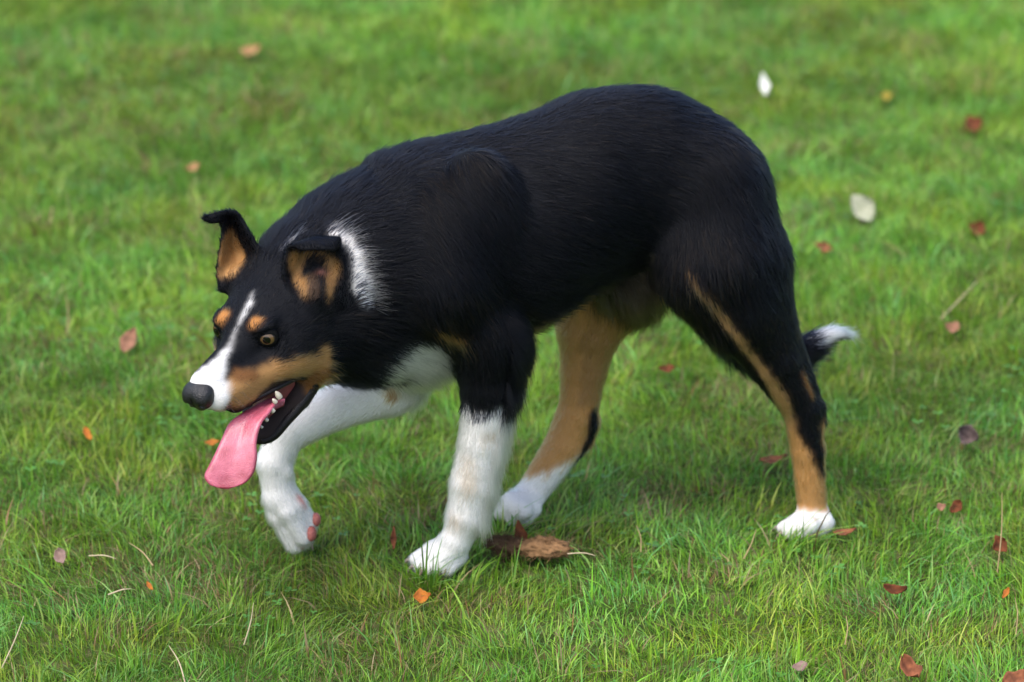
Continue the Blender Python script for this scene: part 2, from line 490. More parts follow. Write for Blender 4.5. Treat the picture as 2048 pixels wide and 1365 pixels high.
# strokes on the coat (column, row, radius in picture pixels at the dog's distance)
stroke(TAN * .8, [(470, 775, 20), (500, 770, 26), (540, 752, 22), (600, 742, 26), (640, 735, 30), (648, 712, 20)], HEADL, True)
stroke(TAND, [(610, 768, 26), (650, 760, 24)], HEADL, True)
stroke(TAND * .8, [(478, 750, 14), (510, 752, 12)], HEADL, True)
stroke(TAN * .8, [(470, 800, 22), (500, 795, 16), (525, 782, 14)], HEADL, True)
stroke(np.array([.42, .18, .050]), [(505, 643, 13), (514, 639, 9)], None, True)
stroke(WHITE, [(504, 583, 2), (493, 612, 4.5), (480, 636, 3.6), (468, 662, 2.6), (460, 686, 3.2), (448, 708, 8)])
stroke(WHITE, [(440, 727, 15), (424, 750, 28), (408, 770, 34), (405, 800, 34), (425, 815, 24)], HEADL, False)
stroke(WHITE * .9, [(436, 770, 24), (440, 800, 22), (436, 822, 16)], HEADL, True)
stroke(TAN * .6, [(592, 512, 9), (590, 530, 14), (598, 560, 14), (612, 585, 12)], ('ear', 'earbase'), False, .0)
stroke(TAN * .5, [(610, 520, 14), (640, 518, 12), (664, 530, 12), (666, 550, 12), (662, 575, 10), (660, 598, 8)], ('ear', 'earbase'), False, .0)
stroke(DARKB, [(622, 555, 12), (632, 590, 14)], ('ear', 'earbase'), False, .0)
stroke(np.array([.30, .13, .10]), [(645, 540, 9)], ('ear', 'earbase'), False, .0)
stroke(TAN * .55, [(462, 475, 14), (455, 495, 16), (468, 505, 20), (448, 525, 14), (462, 530, 18), (446, 548, 12)], ('ear', 'earbase'), False, .0)
stroke(TAN * .95, [(482, 515, 14), (462, 540, 15)], ('ear', 'earbase'), False, .0)
stroke(WHITE * .95, [(660, 452, 8), (680, 476, 14), (694, 506, 18), (707, 536, 19), (720, 566, 17), (733, 596, 11), (745, 618, 6)], ('neck', 'trunk', 'shoulder'), soft=.5)
stroke(WHITE * .8, [(562, 495, 5), (578, 480, 5), (590, 470, 4)], ('neck', 'trunk'), soft=.5)
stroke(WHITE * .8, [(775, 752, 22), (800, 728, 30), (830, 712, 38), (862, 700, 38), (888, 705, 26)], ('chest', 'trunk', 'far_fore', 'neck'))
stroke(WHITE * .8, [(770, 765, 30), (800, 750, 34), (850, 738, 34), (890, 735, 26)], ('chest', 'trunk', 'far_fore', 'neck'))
stroke(TAN * .7, [(878, 668, 12), (900, 676, 16), (918, 684, 12)], ('chest', 'trunk', 'shoulder', 'near_fore'), soft=.6)
stroke(TAN * .8, [(778, 770, 12), (785, 795, 12)], ('far_fore', 'chest'), soft=.5)
stroke(TAN * .62 + PALE * .25, [(1372, 548, 8), (1410, 595, 12), (1440, 630, 11), (1475, 680, 10), (1505, 718, 11), (1530, 755, 13), (1560, 810, 24), (1580, 860, 26)], ('thigh', 'near_hind'))
stroke(TAN, [(1600, 870, 26), (1606, 920, 32), (1616, 955, 32), (1620, 985, 24)], ('near_hind',))
stroke(BLACK, [(1600, 770, 26), (1614, 805, 30), (1622, 850, 30), (1634, 890, 20), (1648, 945, 9)], ('near_hind',), ntest=-.3)
stroke(TAND, [(1608, 745, 8), (1625, 785, 8)], ('near_hind',), soft=.6)
stroke(BLACK * 1.5, [(1192, 830, 16), (1190, 860, 14), (1176, 895, 10), (1160, 920, 6)], ('far_hind',), ntest=-.3)
stroke(PALE * .14, [(1230, 590, 24), (1270, 560, 22), (1310, 530, 12)], ('trunk', 'belly', 'thigh_far'), soft=.7)
stroke(DIRTY, [(985, 875, 10), (972, 885, 8)], ('near_fore',), soft=.9)
stroke(DIRTY, [(930, 930, 14), (935, 985, 14)], ('near_fore',), soft=1.2)
stroke(DIRTY, [(905, 1045, 16)], ('near_fore',), soft=.9)
stroke(PINK, [(600, 992, 6), (612, 1012, 6)], ('far_fore',), soft=.4)
stroke(np.array([.03, .02, .02]), [(524, 792, 8), (552, 774, 7), (575, 765, 7), (596, 772, 10), (592, 795, 14), (575, 820, 14), (555, 848, 14), (530, 880, 12), (516, 893, 8)], HEADL, True)

zb_fore = zof(975, 808, -.066); zw_hind = zof(1622, 1014, -.053) + .002; zt_hind = zof(1600, 875, -.056)
s_of = lambda P: (P - A0) @ -AX
s_tail_w = s_of(S(1612, 690, .024)); z_tail = S(1640, 676, .022)[2]
def coat(P, lab, Nn):
    n = len(P)
    C = np.tile(BLACK, (n, 1))
    j = (fbm(P, 160, 5) - .5)
    j2 = (fbm(P, 60, 9) - .5)
    z = P[:, 2]
    def isl(*k): return np.isin(lab, L(*k))
    m = isl('near_fore') & (z < zb_fore + j * .02 + j2 * .02)
    C[m] = WHITE
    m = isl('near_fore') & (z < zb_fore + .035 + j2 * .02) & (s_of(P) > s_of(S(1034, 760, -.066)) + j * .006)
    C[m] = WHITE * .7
    m = isl('far_fore'); C[m] = WHITE
    m = isl('jaw'); C[m] = np.array([.03, .02, .02])
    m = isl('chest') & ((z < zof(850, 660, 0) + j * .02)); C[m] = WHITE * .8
    m = isl('near_hind') & (z < zt_hind + .02 + j * .02); C[m] = TAN
    m = isl('near_hind', 'thigh') & (((P - A0) @ LR) > -.044 + .01 * j) & (z < zof(1400, 560, -.04)); C[m] = TAN * .8
    m = isl('near_hind') & (z < zw_hind + j * .02 + j2 * .012); C[m] = WHITE
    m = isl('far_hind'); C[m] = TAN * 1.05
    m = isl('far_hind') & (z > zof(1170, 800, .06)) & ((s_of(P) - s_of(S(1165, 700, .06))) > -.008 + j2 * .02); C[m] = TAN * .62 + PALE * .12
    m = isl('thigh_far') & (((P - A0) @ LR) < .085) & (z < zof(1250, 545, .05)); C[m] = PALE * .14
    g = z + .9 * (P[:, 0] - S(1085, 940, .06)[0]) * -1
    m = isl('far_hind') & (z < zof(1105, 928, .06) + j * .02 + j2 * .01 + .35 * (P[:, 0] - S(1105, 928, .06)[0])); C[m] = WHITE
    m = isl('belly'); C[m] = PALE * .16
    m = isl('tail') & (s_of(P) > s_tail_w + j * .012) & (Nn[:, 2] > -.1 - (s_of(P) - s_tail_w) * 25); C[m] = WHITE
    m = isl('trunk') & (Nn[:, 2] < -.75) ; C[m] = PALE * .14
    for c, pts, nt, labs, soft in PAINT:
        if not pts: continue
        mm = np.ones(n, bool) if labs is None else np.isin(lab, L(*labs))
        c0 = np.array([p for p, _, _ in pts]); r0 = max(r for _, _, r in pts) * 1.5 + .004
        mm &= ((P > c0.min(0) - r0) & (P < c0.max(0) + r0)).all(1)
        if not mm.any(): continue
        q = P[mm]; nn = Nn[mm]
        best = np.full(len(q), 9.)
        for p, pn, r in pts:
            d = np.linalg.norm(q - p, axis=1) / r
            d[nn @ pn < nt] = 9.
            best = np.minimum(best, d)
        rn = rng.random(len(q))
        lim = 1 + soft * (rn - .5) * 1.6 + j[mm] * .8
        w = best < lim
        idx = np.nonzero(mm)[0][w]
        C[idx] = c
    return C
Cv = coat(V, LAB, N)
Cv[np.isin(LAB, L('neck', 'trunk', 'shoulder')) & (Cv[:, 0] > .5) & (V[:, 2] > .34)] *= .8
Cv = relax(Cv, Q, 4, .6)
# bare skin tone under the fur: a little darker than the hairs that cover it
dog = bpy.data.objects.new('dog', None)
dog.location = (0.1, 0.0, 0); dog.empty_display_size = .1
col.objects.link(dog)
dog['label'] = 'black, white and tan dog walking left across the lawn with its tongue hanging out'
dog['category'] = 'dog'
bpy.context.view_layer.update()
OFF = np.array(dog.location)
m_skin = mat_attr('dog_skin', 'coat', .75, .15)
body = mesh_np('body', V - OFF, Q, mat=m_skin, parent=dog, attrs={'coat': Cv * .8})

# ------------------------------------------------------------------ fur
tri = np.concatenate([Q[:, [0, 1, 2]], Q[:, [0, 2, 3]]])
ta = np.linalg.norm(np.cross(V[tri[:, 1]] - V[tri[:, 0]], V[tri[:, 2]] - V[tri[:, 0]]), axis=1) / 2
dens = {'skull': 1.7, 'cheek': 1.7, 'muzzle': 2.4, 'jaw': 1.3, 'jowl': 1.6, 'ear': 1.8, 'earbase': 1.8, 'near_fore': 1.8, 'far_fore': 1.8, 'near_hind': 1.6, 'far_hind': 1.6, 'tail': 2.0, 'chest': 1.3, 'neck': 1.2}
dl = np.array([dens.get(k, 1.0) for k in names])
tw = ta * dl[LAB[tri[:, 0]]]
NH = 330000
ti = rng.choice(len(tri), NH, p=tw / tw.sum())
u_, v_ = rng.random(NH), rng.random(NH); sw = u_ + v_ > 1; u_[sw] = 1 - u_[sw]; v_[sw] = 1 - v_[sw]
bw = np.stack([1 - u_ - v_, u_, v_], 1)
def bary(A): return (A[tri[ti]] * bw[..., None]).sum(1)
Rp = bary(V); Rn = bary(N); Rn /= np.linalg.norm(Rn, axis=1, keepdims=True)
Rl = LAB[tri[ti, 0]]
_, Rf = eval_fields(Rp)
Rf = Rf / np.maximum(np.linalg.norm(Rf, axis=1, keepdims=True), 1e-9)
# the shaft lies along the flow in the tangent plane
T_ = Rf - (Rf * Rn).sum(1, keepdims=True) * Rn
T_ /= np.maximum(np.linalg.norm(T_, axis=1, keepdims=True), .15)
ln = {'trunk': .019, 'neck': .021, 'shoulder': .018, 'chest': .024, 'thigh': .019, 'thigh_far': .018, 'belly': .026, 'near_fore': .0105, 'far_fore': .0085, 'near_hind': .0085, 'far_hind': .0085,
      'tail': .026, 'skull': .0085, 'cheek': .011, 'jowl': .015, 'muzzle': .0048, 'jaw': .0055, 'ear': .0065, 'earbase': .009}
Ln = np.array([ln.get(k, .015) for k in names])[Rl]
li = {'trunk': .16, 'neck': .24, 'tail': .30, 'belly': .5, 'near_fore': .30, 'jowl': .35, 'skull': .18, 'muzzle': .16, 'ear': .34}
Lf = np.array([li.get(k, .22) for k in names])[Rl]
def isr(*k): return np.isin(Rl, L(*k))
so = s_of(Rp)
# feathering: back of the near foreleg, back of the thighs, ruff behind the cheek
fe = isr('near_fore') & ((Rn @ -AX) > .35) & (Rp[:, 2] > .06); Ln[fe] *= 1.9; Lf[fe] = .55
fe = isr('thigh', 'thigh_far') & ((Rn @ -AX) > .5); Ln[fe] *= .9; Lf[fe] = .16
fe = isr('trunk') & (Rn[:, 2] < -.6); Ln[fe] *= 1.3; Lf[fe] = .4
_jt = np.where(isr('neck', 'trunk', 'near_fore', 'chest', 'thigh', 'tail'), .0046, .0022)[:, None]
Cr = coat(Rp - T_ * rng.uniform(-.3, 1.5, (NH, 1)) * _jt + rng.normal(size=(NH, 3)) * _jt * .35, Rl, Rn)
tw_ = isr('tail') & (s_of(Rp) > s_tail_w + .004); Ln[tw_] = .019; Lf[tw_] = .16
collar = isr('neck', 'trunk', 'shoulder') & (Cr[:, 0] > .5); Ln[collar] = .017; Lf[collar] = .38
Cr[collar & (Rp[:, 2] > .34) & (rng.random(NH) < .08)] = BLACK
pw = (Rp[:, 2] < .04) & (Rp[:, 0] > -.2) ; Ln[pw] *= .5
Ln *= rng.uniform(.55, 1.15, NH)
# leave eyes, nose and the mouth's inside bare
keep = np.ones(NH, bool)
for e in EYES: keep &= np.linalg.norm(Rp - (e + HF * .008), axis=1) > .0092
hq = (Rp - HO) @ HM.T
keep &= ~((hq[:, 0] > .070) & (np.abs(hq[:, 1]) < .017) & (hq[:, 2] > -.026) & (hq[:, 2] < .006) & (np.abs(hq[:, 1]) < .02))
headm = isr('muzzle', 'jaw', 'cheek', 'jowl')
inner = headm & (hq[:, 0] > -.035) & (np.abs(hq[:, 1]) < .025) & (((hq[:, 2] < -.04) & isr('muzzle', 'cheek') & ((Rn @ HU) < -.35)) | (isr('jaw') & ((Rn @ HU) > .25)))
keep &= ~inner
lipd = headm & (np.abs(Cr - np.array([.03, .02, .02])).sum(1) < .002); keep &= ~(lipd & (rng.random(NH) < .8))
keep &= ~(np.abs(Cr - PINK).sum(1) < .01)
Rp, Rn, T_, Ln, Lf, Cr, Rl, hq = Rp[keep], Rn[keep], T_[keep], Ln[keep], Lf[keep], Cr[keep], Rl[keep], hq[keep]
NH = len(Rp)
# wisps: neighbouring hairs share a small sideways bend
B_ = np.cross(Rn, T_)
wz = (vnoise(Rp, 120, 21) - .5) * .5 + (vnoise(Rp, 40, 22) - .5) * .4
T_ = T_ + B_ * wz[:, None] * np.clip(Ln / .02, .3, 1.2)[:, None] + rng.normal(size=(NH, 3)) * .13
fe = isr('trunk') & (s_of(Rp) > .33); Lf[fe] *= .5
Lf = Lf * (1 + (vnoise(Rp, 130, 31) - .5) * .6)
K = 5
pts = np.zeros((NH, K, 3), np.float32)
for i in range(K):
    t = i / (K - 1)
    g = DOWN * (.16 * t * t)
    pts[:, i] = Rp - Rn * .0006 + (T_ * t + Rn * (Lf * (1.15 * t - .45 * t * t))[:, None] + g) * Ln[:, None]
fur = bpy.data.hair_curves.new('fur')
fur.add_curves([K] * NH)
fur.position_data.foreach_set('vector', (pts - OFF).astype(np.float32).ravel())
rad0 = np.where(Ln > .012, .00021, .00016)
prof = np.array([1, .95, .8, .55, .12])
ra = fur.attributes.get('radius') or fur.attributes.new('radius', 'FLOAT', 'POINT')
ra.data.foreach_set('value', (rad0[:, None] * prof).astype(np.float32).ravel())
br = rng.uniform(.8, 1.2, (NH, 1))
Ch = Cr * br
bk = Cr[:, 0] < .02
brown = bk & (rng.random(NH) < .02 + .16 * np.isin(Rl, L('thigh', 'shoulder', 'near_hind')) * (vnoise(Rp, 18, 71) > .5)); Ch[brown] = np.array([.035, .022, .014])
Ch = np.clip(Ch, 0, .9)
ca = fur.attributes.new('coat', 'FLOAT_COLOR', 'CURVE')
ca.data.foreach_set('color', np.concatenate([Ch, np.ones((NH, 1))], 1).astype(np.float32).ravel())
def hair_mat():
    m = bpy.data.materials.new('dog_fur'); m.use_nodes = True
    nt = m.node_tree; nt.nodes.remove(nt.nodes['Principled BSDF'])
    a = nt.nodes.new('ShaderNodeAttribute'); a.attribute_name = 'coat'
    h = nt.nodes.new('ShaderNodeBsdfHairPrincipled')
    h.parametrization = 'COLOR'
    nt.links.new(a.outputs['Color'], h.inputs['Color'])
    h.inputs['Roughness'].default_value = .38
    h.inputs['Radial Roughness'].default_value = .45
    h.inputs['IOR'].default_value = 1.24
    nt.links.new(h.outputs[0], nt.nodes['Material Output'].inputs['Surface'])
    return m
fur.materials.append(hair_mat())
fo = link(bpy.data.objects.new('fur', fur), dog)
fo['kind'] = 'stuff'

# ------------------------------------------------------------------ eyes
def sphere_patch(c, ax, up, r, a0, a1, nr=10, na=28, squash=1.0):
    ax = nrm(ax); s_ = nrm(np.cross(up, ax)); t_ = np.cross(ax, s_)
    Vv, Qq = [], []
    for i in range(nr + 1):
        a = a0 + (a1 - a0) * i / nr
        for k in range(na):
            p = 2 * math.pi * k / na
            Vv.append(c + r * (ax * math.cos(a) * squash + (s_ * math.cos(p) + t_ * math.sin(p)) * math.sin(a)))
    for i in range(nr):
        for k in range(na):
            Qq.append((i * na + k, i * na + (k + 1) % na, (i + 1) * na + (k + 1) % na, (i + 1) * na + k))
    return np.array(Vv), Qq
m_eye = mat_simple('eye_white', (.02, .014, .012), .3, .3)
m_iris = mat_simple('iris_amber', (.095, .055, .022), .15, .4, var=.45, vscale=900, coat=.3)
m_pupil = mat_simple('pupil_black', (.002, .002, .002), .05, .5)
m_lid = mat_simple('lid_skin', (.003, .003, .003), .7, .1, bump=.3, bscale=600)
GAZE = nrm(HF * .93 + np.array([.0, -.35, .12]))
for e, sg in zip(EYES, (1, -1)):
    g = nrm(GAZE + HL * .32 * sg)
    Vv, Qq = sphere_patch(e - OFF, g, HU, .0098, .001, 3.14, 20, 32)
    eo = mesh_np('eye', Vv, Qq, mat=m_eye, parent=dog)
    Vv, Qq = sphere_patch(e - OFF, g, HU, .00995, .36, .80, 6, 32); mesh_np('iris', Vv, Qq, mat=m_iris, parent=eo)
    Vv, Qq = sphere_patch(e - OFF, g, HU, .01000, .001, .42, 5, 32); mesh_np('pupil', Vv, Qq, mat=m_pupil, parent=eo)
    # eyelids: a shell with an almond opening
    ax = nrm(HF * .80 + HL * .52 * sg + HU * .16); s_ = nrm(np.cross(HU, ax)); t_ = np.cross(ax, s_)
    na, nr = 48, 8; Vv, Qq = [], []
    for i in range(nr + 1):
        q = i / nr
        for k in range(na):
            p = 2 * math.pi * k / na
            ow, oh = .98, (.56 if math.sin(p) > 0 else .58)
            cs, sn = math.cos(p), math.sin(p)
            a_in = 1 / math.sqrt((cs / ow) ** 2 + (sn / oh) ** 2)
            a_in *= 1 - .10 * abs(cs) ** 6
            a = a_in + (1.62 - a_in) * q
            r = .0100 + .0010 * min(1, q * 4) * (1 if q < .5 else 1 - (q - .5) * 2.6)
            Vv.append(e - OFF + r * (ax * math.cos(a) + (s_ * cs + t_ * sn) * math.sin(a)))
    for i in range(nr):
        for k in range(na):
            Qq.append((i * na + k, i * na + (k + 1) % na, (i + 1) * na + (k + 1) % na, (i + 1) * na + k))
    mesh_np('eyelid', Vv, Qq, mat=m_lid, parent=eo)

# ------------------------------------------------------------------ nose
NL = []
def ne(c, r, k=.004, sub=False): ell(H(*c), HM, r, k, 'n', sub=sub, lst=NL)
ne((.079, 0, -.012), (.013, .0162, .0108), .004)
ne((.083, .0076, -.0175), (.0105, .0094, .0104), .006); ne((.083, -.0076, -.0175), (.0105, .0094, .0104), .006)
ne((.080, 0, -.026), (.008, .0055, .008), .005)
for sg in (1, -1):
    ne((.0945, .0085 * sg, -.0215), (.0080, .0038, .0036), .002, True)
    ne((.0905, .0150 * sg, -.0245), (.0075, .0045, .0019), .002, True)
ne((.0960, 0, -.0200), (.006, .0008, .0100), .001, True)
Vn, Qn = surface(NL, .0008, .004); Vn = relax(Vn, Qn, 1, .4)
m_nose = mat_simple('nose_leather', (.005, .0045, .006), .30, .5, bump=.55, bscale=900, var=.4, vscale=300)
mesh_np('nose', Vn - OFF, Qn, mat=m_nose, parent=dog)

# ------------------------------------------------------------------ mouth
m_tongue, nt, b, Lk = nodes_of('tongue_pink')
tc = nt.nodes.new('ShaderNodeTexCoord'); n1 = nt.nodes.new('ShaderNodeTexNoise'); n1.inputs['Scale'].default_value = 45; n1.inputs['Detail'].default_value = 3
Lk.new(tc.outputs['Object'], n1.inputs['Vector'])
cr = nt.nodes.new('ShaderNodeValToRGB'); cr.color_ramp.elements[0].color = (.33, .050, .080, 1); cr.color_ramp.elements[1].color = (.52, .125, .185, 1)
cr.color_ramp.elements[0].position = .35; cr.color_ramp.elements[1].position = .65
Lk.new(n1.outputs[0], cr.inputs[0]); Lk.new(cr.outputs[0], b.inputs['Base Color'])
n2 = nt.nodes.new('ShaderNodeTexNoise'); n2.inputs['Scale'].default_value = 900; Lk.new(tc.outputs['Object'], n2.inputs['Vector'])
bp = nt.nodes.new('ShaderNodeBump'); bp.inputs['Strength'].default_value = .8; bp.inputs['Distance'].default_value = .001
Lk.new(n2.outputs[0], bp.inputs['Height']); Lk.new(bp.outputs[0], b.inputs['Normal'])
b.inputs['Roughness'].default_value = .34; b.inputs['Coat Weight'].default_value = .35; b.inputs['Coat Roughness'].default_value = .18; b.inputs['Subsurface Weight'].default_value = .25; b.inputs['Subsurface Radius'].default_value = (.005, .0015, .001)
b.inputs['Subsurface Scale'].default_value = 1
# tongue: centre line and side points given as (column, row, distance in front of the point between the eyes)
def tpt(px, py, d): return HP(px, py, d)
TL = [(560, 795, -.030), (520, 812, -.010), (482, 832, .008), (458, 850, .015), (440, 888, .022), (422, 925, .026), (410, 948, .028), (411, 960, .028), (421, 971, .028), (445, 978, .027)]
TRt = [(570, 805, -.015), (553, 812, .004), (540, 830, .016), (524, 850, .022), (514, 885, .026), (515, 912, .028), (511, 938, .029), (503, 954, .029), (488, 968, .029), (458, 978, .028)]
nl, nc = 44, 15
La = catmull([tpt(*q) for q in TL], nl); Ra = catmull([tpt(*q) for q in TRt], nl)
Vv = []; side = []
for i in range(nl):
    t = i / (nl - 1)
    wv = Ra[i] - La[i]; along = (La[min(i + 1, nl - 1)] + Ra[min(i + 1, nl - 1)] - La[max(i - 1, 0)] - Ra[max(i - 1, 0)])
    nn = nrm(np.cross(along, wv)); nn = nn if nn @ (CAM - HO) > 0 else -nn
    th = .0042 * (1 - .50 * t) * (1 if i < nl - 2 else .5)
    ring = []
    for j in range(nc):
        c_ = -1 + 2 * j / (nc - 1)
        cup = .0045 * (c_ * c_ - .5) * min(1, (1 - t) * 5 + .1) * (1 - .3 * t) - .0012 * math.exp(-(c_ / .09) ** 2) * max(0, 1 - t * 1.15)
        ring.append(La[i] + wv * (c_ + 1) / 2 + nn * (cup + th * math.sqrt(max(0, 1 - c_ ** 4))))
    for j in range(nc - 2, 0, -1):
        c_ = -1 + 2 * j / (nc - 1)
        cup = .0045 * (c_ * c_ - .5) * min(1, (1 - t) * 5 + .1)
        ring.append(La[i] + wv * (c_ + 1) / 2 + nn * (cup - th * math.sqrt(max(0, 1 - c_ ** 4))))
    Vv += ring
m_ = len(ring); Qq = []
for i in range(nl - 1):
    for j in range(m_): Qq.append((i * m_ + j, i * m_ + (j + 1) % m_, (i + 1) * m_ + (j + 1) % m_, (i + 1) * m_ + j))
Tt = []
for i, flip in ((0, 0), (nl - 1, 1)):
    c_ = len(Vv); Vv.append(np.mean(Vv[i * m_:(i + 1) * m_], 0))
    for j in range(m_): Tt.append((i * m_ + j, i * m_ + (j + 1) % m_, c_))
tongue = mesh_np('tongue', np.array(Vv) - OFF, Qq, Tt, m_tongue, dog)

m_gum = mat_simple('mouth_lining', (.20, .045, .05), .3, .5, bump=.3, bscale=400, var=.5, vscale=150)
m_lip = mat_simple('lip_skin', (.008, .006, .007), .45, .25, bump=.4, bscale=500, var=.4)
m_tooth = mat_simple('tooth_ivory', (.38, .35, .28), .3, .5, var=.15, vscale=300, coat=.5)
GL = []
cone(H(-.022, .010, -.070), H(.010, .004, -.094), .020, .007, .01, 'g', lst=GL)
cone(H(-.022, -.010, -.070), H(.010, -.004, -.094), .020, .007, .01, 'g', lst=GL)
cone(H(-.034, .0, -.052), H(.030, .0, -.040), .018, .010, .01, 'g', lst=GL)
Vg, Qg = surface(GL, .002); mesh_np('mouth_lining', Vg - OFF, Qg, mat=m_gum, parent=dog)
# lips: soft black rims running round the corner of the mouth on both sides
def tube(pts, rads, n=90, nseg=10):
    P = catmull(pts, n); R_ = np.interp(np.linspace(0, 1, n), np.linspace(0, 1, len(rads)), rads)
    Vv, Qq = [], []
    for i in range(n):
        t = nrm(P[min(i + 1, n - 1)] - P[max(i - 1, 0)]); a = nrm(np.cross(t, [.3, .2, 1])); b_ = np.cross(t, a)
        for k in range(nseg):
            p = 2 * math.pi * k / nseg; Vv.append(P[i] + R_[i] * (a * math.cos(p) + b_ * math.sin(p)))
    for i in range(n - 1):
        for k in range(nseg): Qq.append((i * nseg + k, i * nseg + (k + 1) % nseg, (i + 1) * nseg + (k + 1) % nseg, (i + 1) * nseg + k))
    return np.array(Vv), Qq
lipL = [(.052, .020, -.0450), (.030, .0285, -.0490), (.006, .0355, -.0520), (-.016, .0395, -.0560), (-.030, .041, -.066), (-.028, .040, -.078), (-.012, .034, -.088), (.006, .026, -.097), (.022, .018, -.106), (.032, .010, -.108)]
lr = [.0012, .0022, .0026, .0036, .0055, .0065, .0060, .0052, .0045, .003]
for sg in (1, -1):
    Vv, Qq = tube([H(a, b_ * sg, c_) for a, b_, c_ in lipL], lr); mesh_np('lip', Vv - OFF, Qq, mat=m_lip, parent=dog)
# teeth
def tooth(base, tip, r, name='tooth'):
    Vv, Qq = tube([base, base + (tip - base) * .35, base + (tip - base) * .75, tip], [r * .95, r, r * .62, r * .12], 9, 8)
    mesh_np(name, Vv - OFF, Qq, mat=m_tooth, parent=dog)
for px, py, d, r, hgt in ((556, 790, .008, .0034, .0085), (548, 800, .010, .0026, .0055), (543, 818, .012, .0028, .0065), (531, 836, .018, .0021, .0050), (521, 850, .020, .0016, .004)):
    b0 = HP(px + 4, py + 6, d - .004); tooth(b0, b0 + HU * hgt + HF * .001 + HL * -.002, r)
for F_, U_ in ((.0, -.083), (-.010, -.078)):
    b0 = H(F_, -.022, U_); tooth(b0, b0 + HU * .008, .003)

# ------------------------------------------------------------------ claws and pads
m_claw = mat_simple('claw_horn', (.20, .16, .13), .35, .5, var=.5, vscale=200)
for p, d in CLAWS:
    Vv, Qq = tube([p + d * .006 + np.array([0, 0, .002]), p + d * .010 + np.array([0, 0, .002]), p + d * .0135 + np.array([0, 0, -.001]), p + d * .015 + np.array([0, 0, -.004])], [.0022, .0020, .0014, .0003], 10, 8)
    mesh_np('claw', Vv - OFF, Qq, mat=m_claw, parent=dog)
m_pad = mat_simple('pad_pink', (.36, .11, .09), .55, .4, bump=.6, bscale=500, var=.3, vscale=200)
for (a, b_), sz in zip(FAR_TOES[1:], (.0078, .0085, .0075)):
    PL_ = []; c_ = b_ + np.array([.0075, -.001, .004])
    ell(c_, np.eye(3), (sz * .75, sz, sz), .003, 'p', lst=PL_)
    Vp, Qp = surface(PL_, .0012, .004); mesh_np('toe_pad', Vp - OFF, Qp, mat=m_pad, parent=dog)
# whiskers
wh = bpy.data.hair_curves.new('whiskers'); NW = 12; wh.add_curves([4] * NW)
wp = []
for i in range(NW):
    sg = 1 if i % 2 else -1
    b0 = H(.04 + .03 * rng.random(), sg * (.018 + .003 * rng.random()), -.022 - .016 * rng.random()); d0 = nrm(HL * sg + HF * .1 + np.array([0, 0, -.1]) + rng.normal(size=3) * .2)
    l_ = rng.uniform(.018, .034)
    for k in range(4): t = k / 3; wp.append(b0 + d0 * l_ * t + DOWN * .006 * t * t)
wh.position_data.foreach_set('vector', (np.array(wp) - OFF).astype(np.float32).ravel())
wr = wh.attributes.get('radius') or wh.attributes.new('radius', 'FLOAT', 'POINT')
wr.data.foreach_set('value', np.tile([.00018, .00014, .0001, .00004], NW).astype(np.float32))
wh.materials.append(mat_simple('whisker_black', (.02, .02, .02), .4))
wo = link(bpy.data.objects.new('whiskers', wh), dog); wo['kind'] = 'stuff'
# ================================================================== THE GROUND
def gmat(name, stops, scale, rough=.95, bump=.6):
    m, nt, b, L_ = nodes_of(name)
    tc = nt.nodes.new('ShaderNodeTexCoord')
    n = nt.nodes.new('ShaderNodeTexNoise'); n.inputs['Scale'].default_value = scale; n.inputs['Detail'].default_value = 6; n.inputs['Roughness'].default_value = .65
    L_.new(tc.outputs['Object'], n.inputs['Vector'])
    c = nt.nodes.new('ShaderNodeValToRGB')
    while len(c.color_ramp.elements) < len(stops): c.color_ramp.elements.new(.5)
    for e_, (p_, q_) in zip(c.color_ramp.elements, stops): e_.position = p_; e_.color = (*q_, 1)
    L_.new(n.outputs[0], c.inputs[0]); L_.new(c.outputs[0], b.inputs['Base Color'])
    n2 = nt.nodes.new('ShaderNodeTexNoise'); n2.inputs['Scale'].default_value = scale * 7; n2.inputs['Detail'].default_value = 6
    L_.new(tc.outputs['Object'], n2.inputs['Vector'])
    bp_ = nt.nodes.new('ShaderNodeBump'); bp_.inputs['Strength'].default_value = bump; bp_.inputs['Distance'].default_value = .01
    L_.new(n2.outputs[0], bp_.inputs['Height']); L_.new(bp_.outputs[0], b.inputs['Normal'])
    b.inputs['Roughness'].default_value = rough; b.inputs['Specular IOR Level'].default_value = .1
    return m
def gheight(P):
    Q2 = np.stack([P[:, 0], P[:, 1], P[:, 0] * 0], 1)
    return (vnoise(Q2, 4, 77) - .5) * .008 + (vnoise(Q2, 14, 78) - .5) * .005 - .006
# a finely modelled sheet under the near lawn set in a far one
def sheet(name, xs, ys, mat, z0=None):
    X, Y = np.meshgrid(xs, ys, indexing='ij'); P = np.stack([X.ravel(), Y.ravel(), X.ravel() * 0], 1)
    P[:, 2] = gheight(P) if z0 is None else z0
    nx, ny = len(xs), len(ys); i = np.arange((nx - 1) * (ny - 1)); a = (i // (ny - 1)) * ny + i % (ny - 1)
    return mesh_np(name, P, np.stack([a, a + ny, a + ny + 1, a + 1], 1), mat=mat)
m_soil = gmat('thatch_soil', [(.30, (.020, .030, .008)), (.5, (.050, .075, .015)), (.68, (.12, .10, .05))], 26)
_e = np.concatenate([-np.geomspace(250, 5, 14), np.linspace(-4.6, 4.6, 260), np.geomspace(5, 250, 14)])
ground = sheet('ground', _e, _e + .5, m_soil)
ground['kind'] = 'structure'; ground['label'] = 'dark earth and thatch under the lawn'

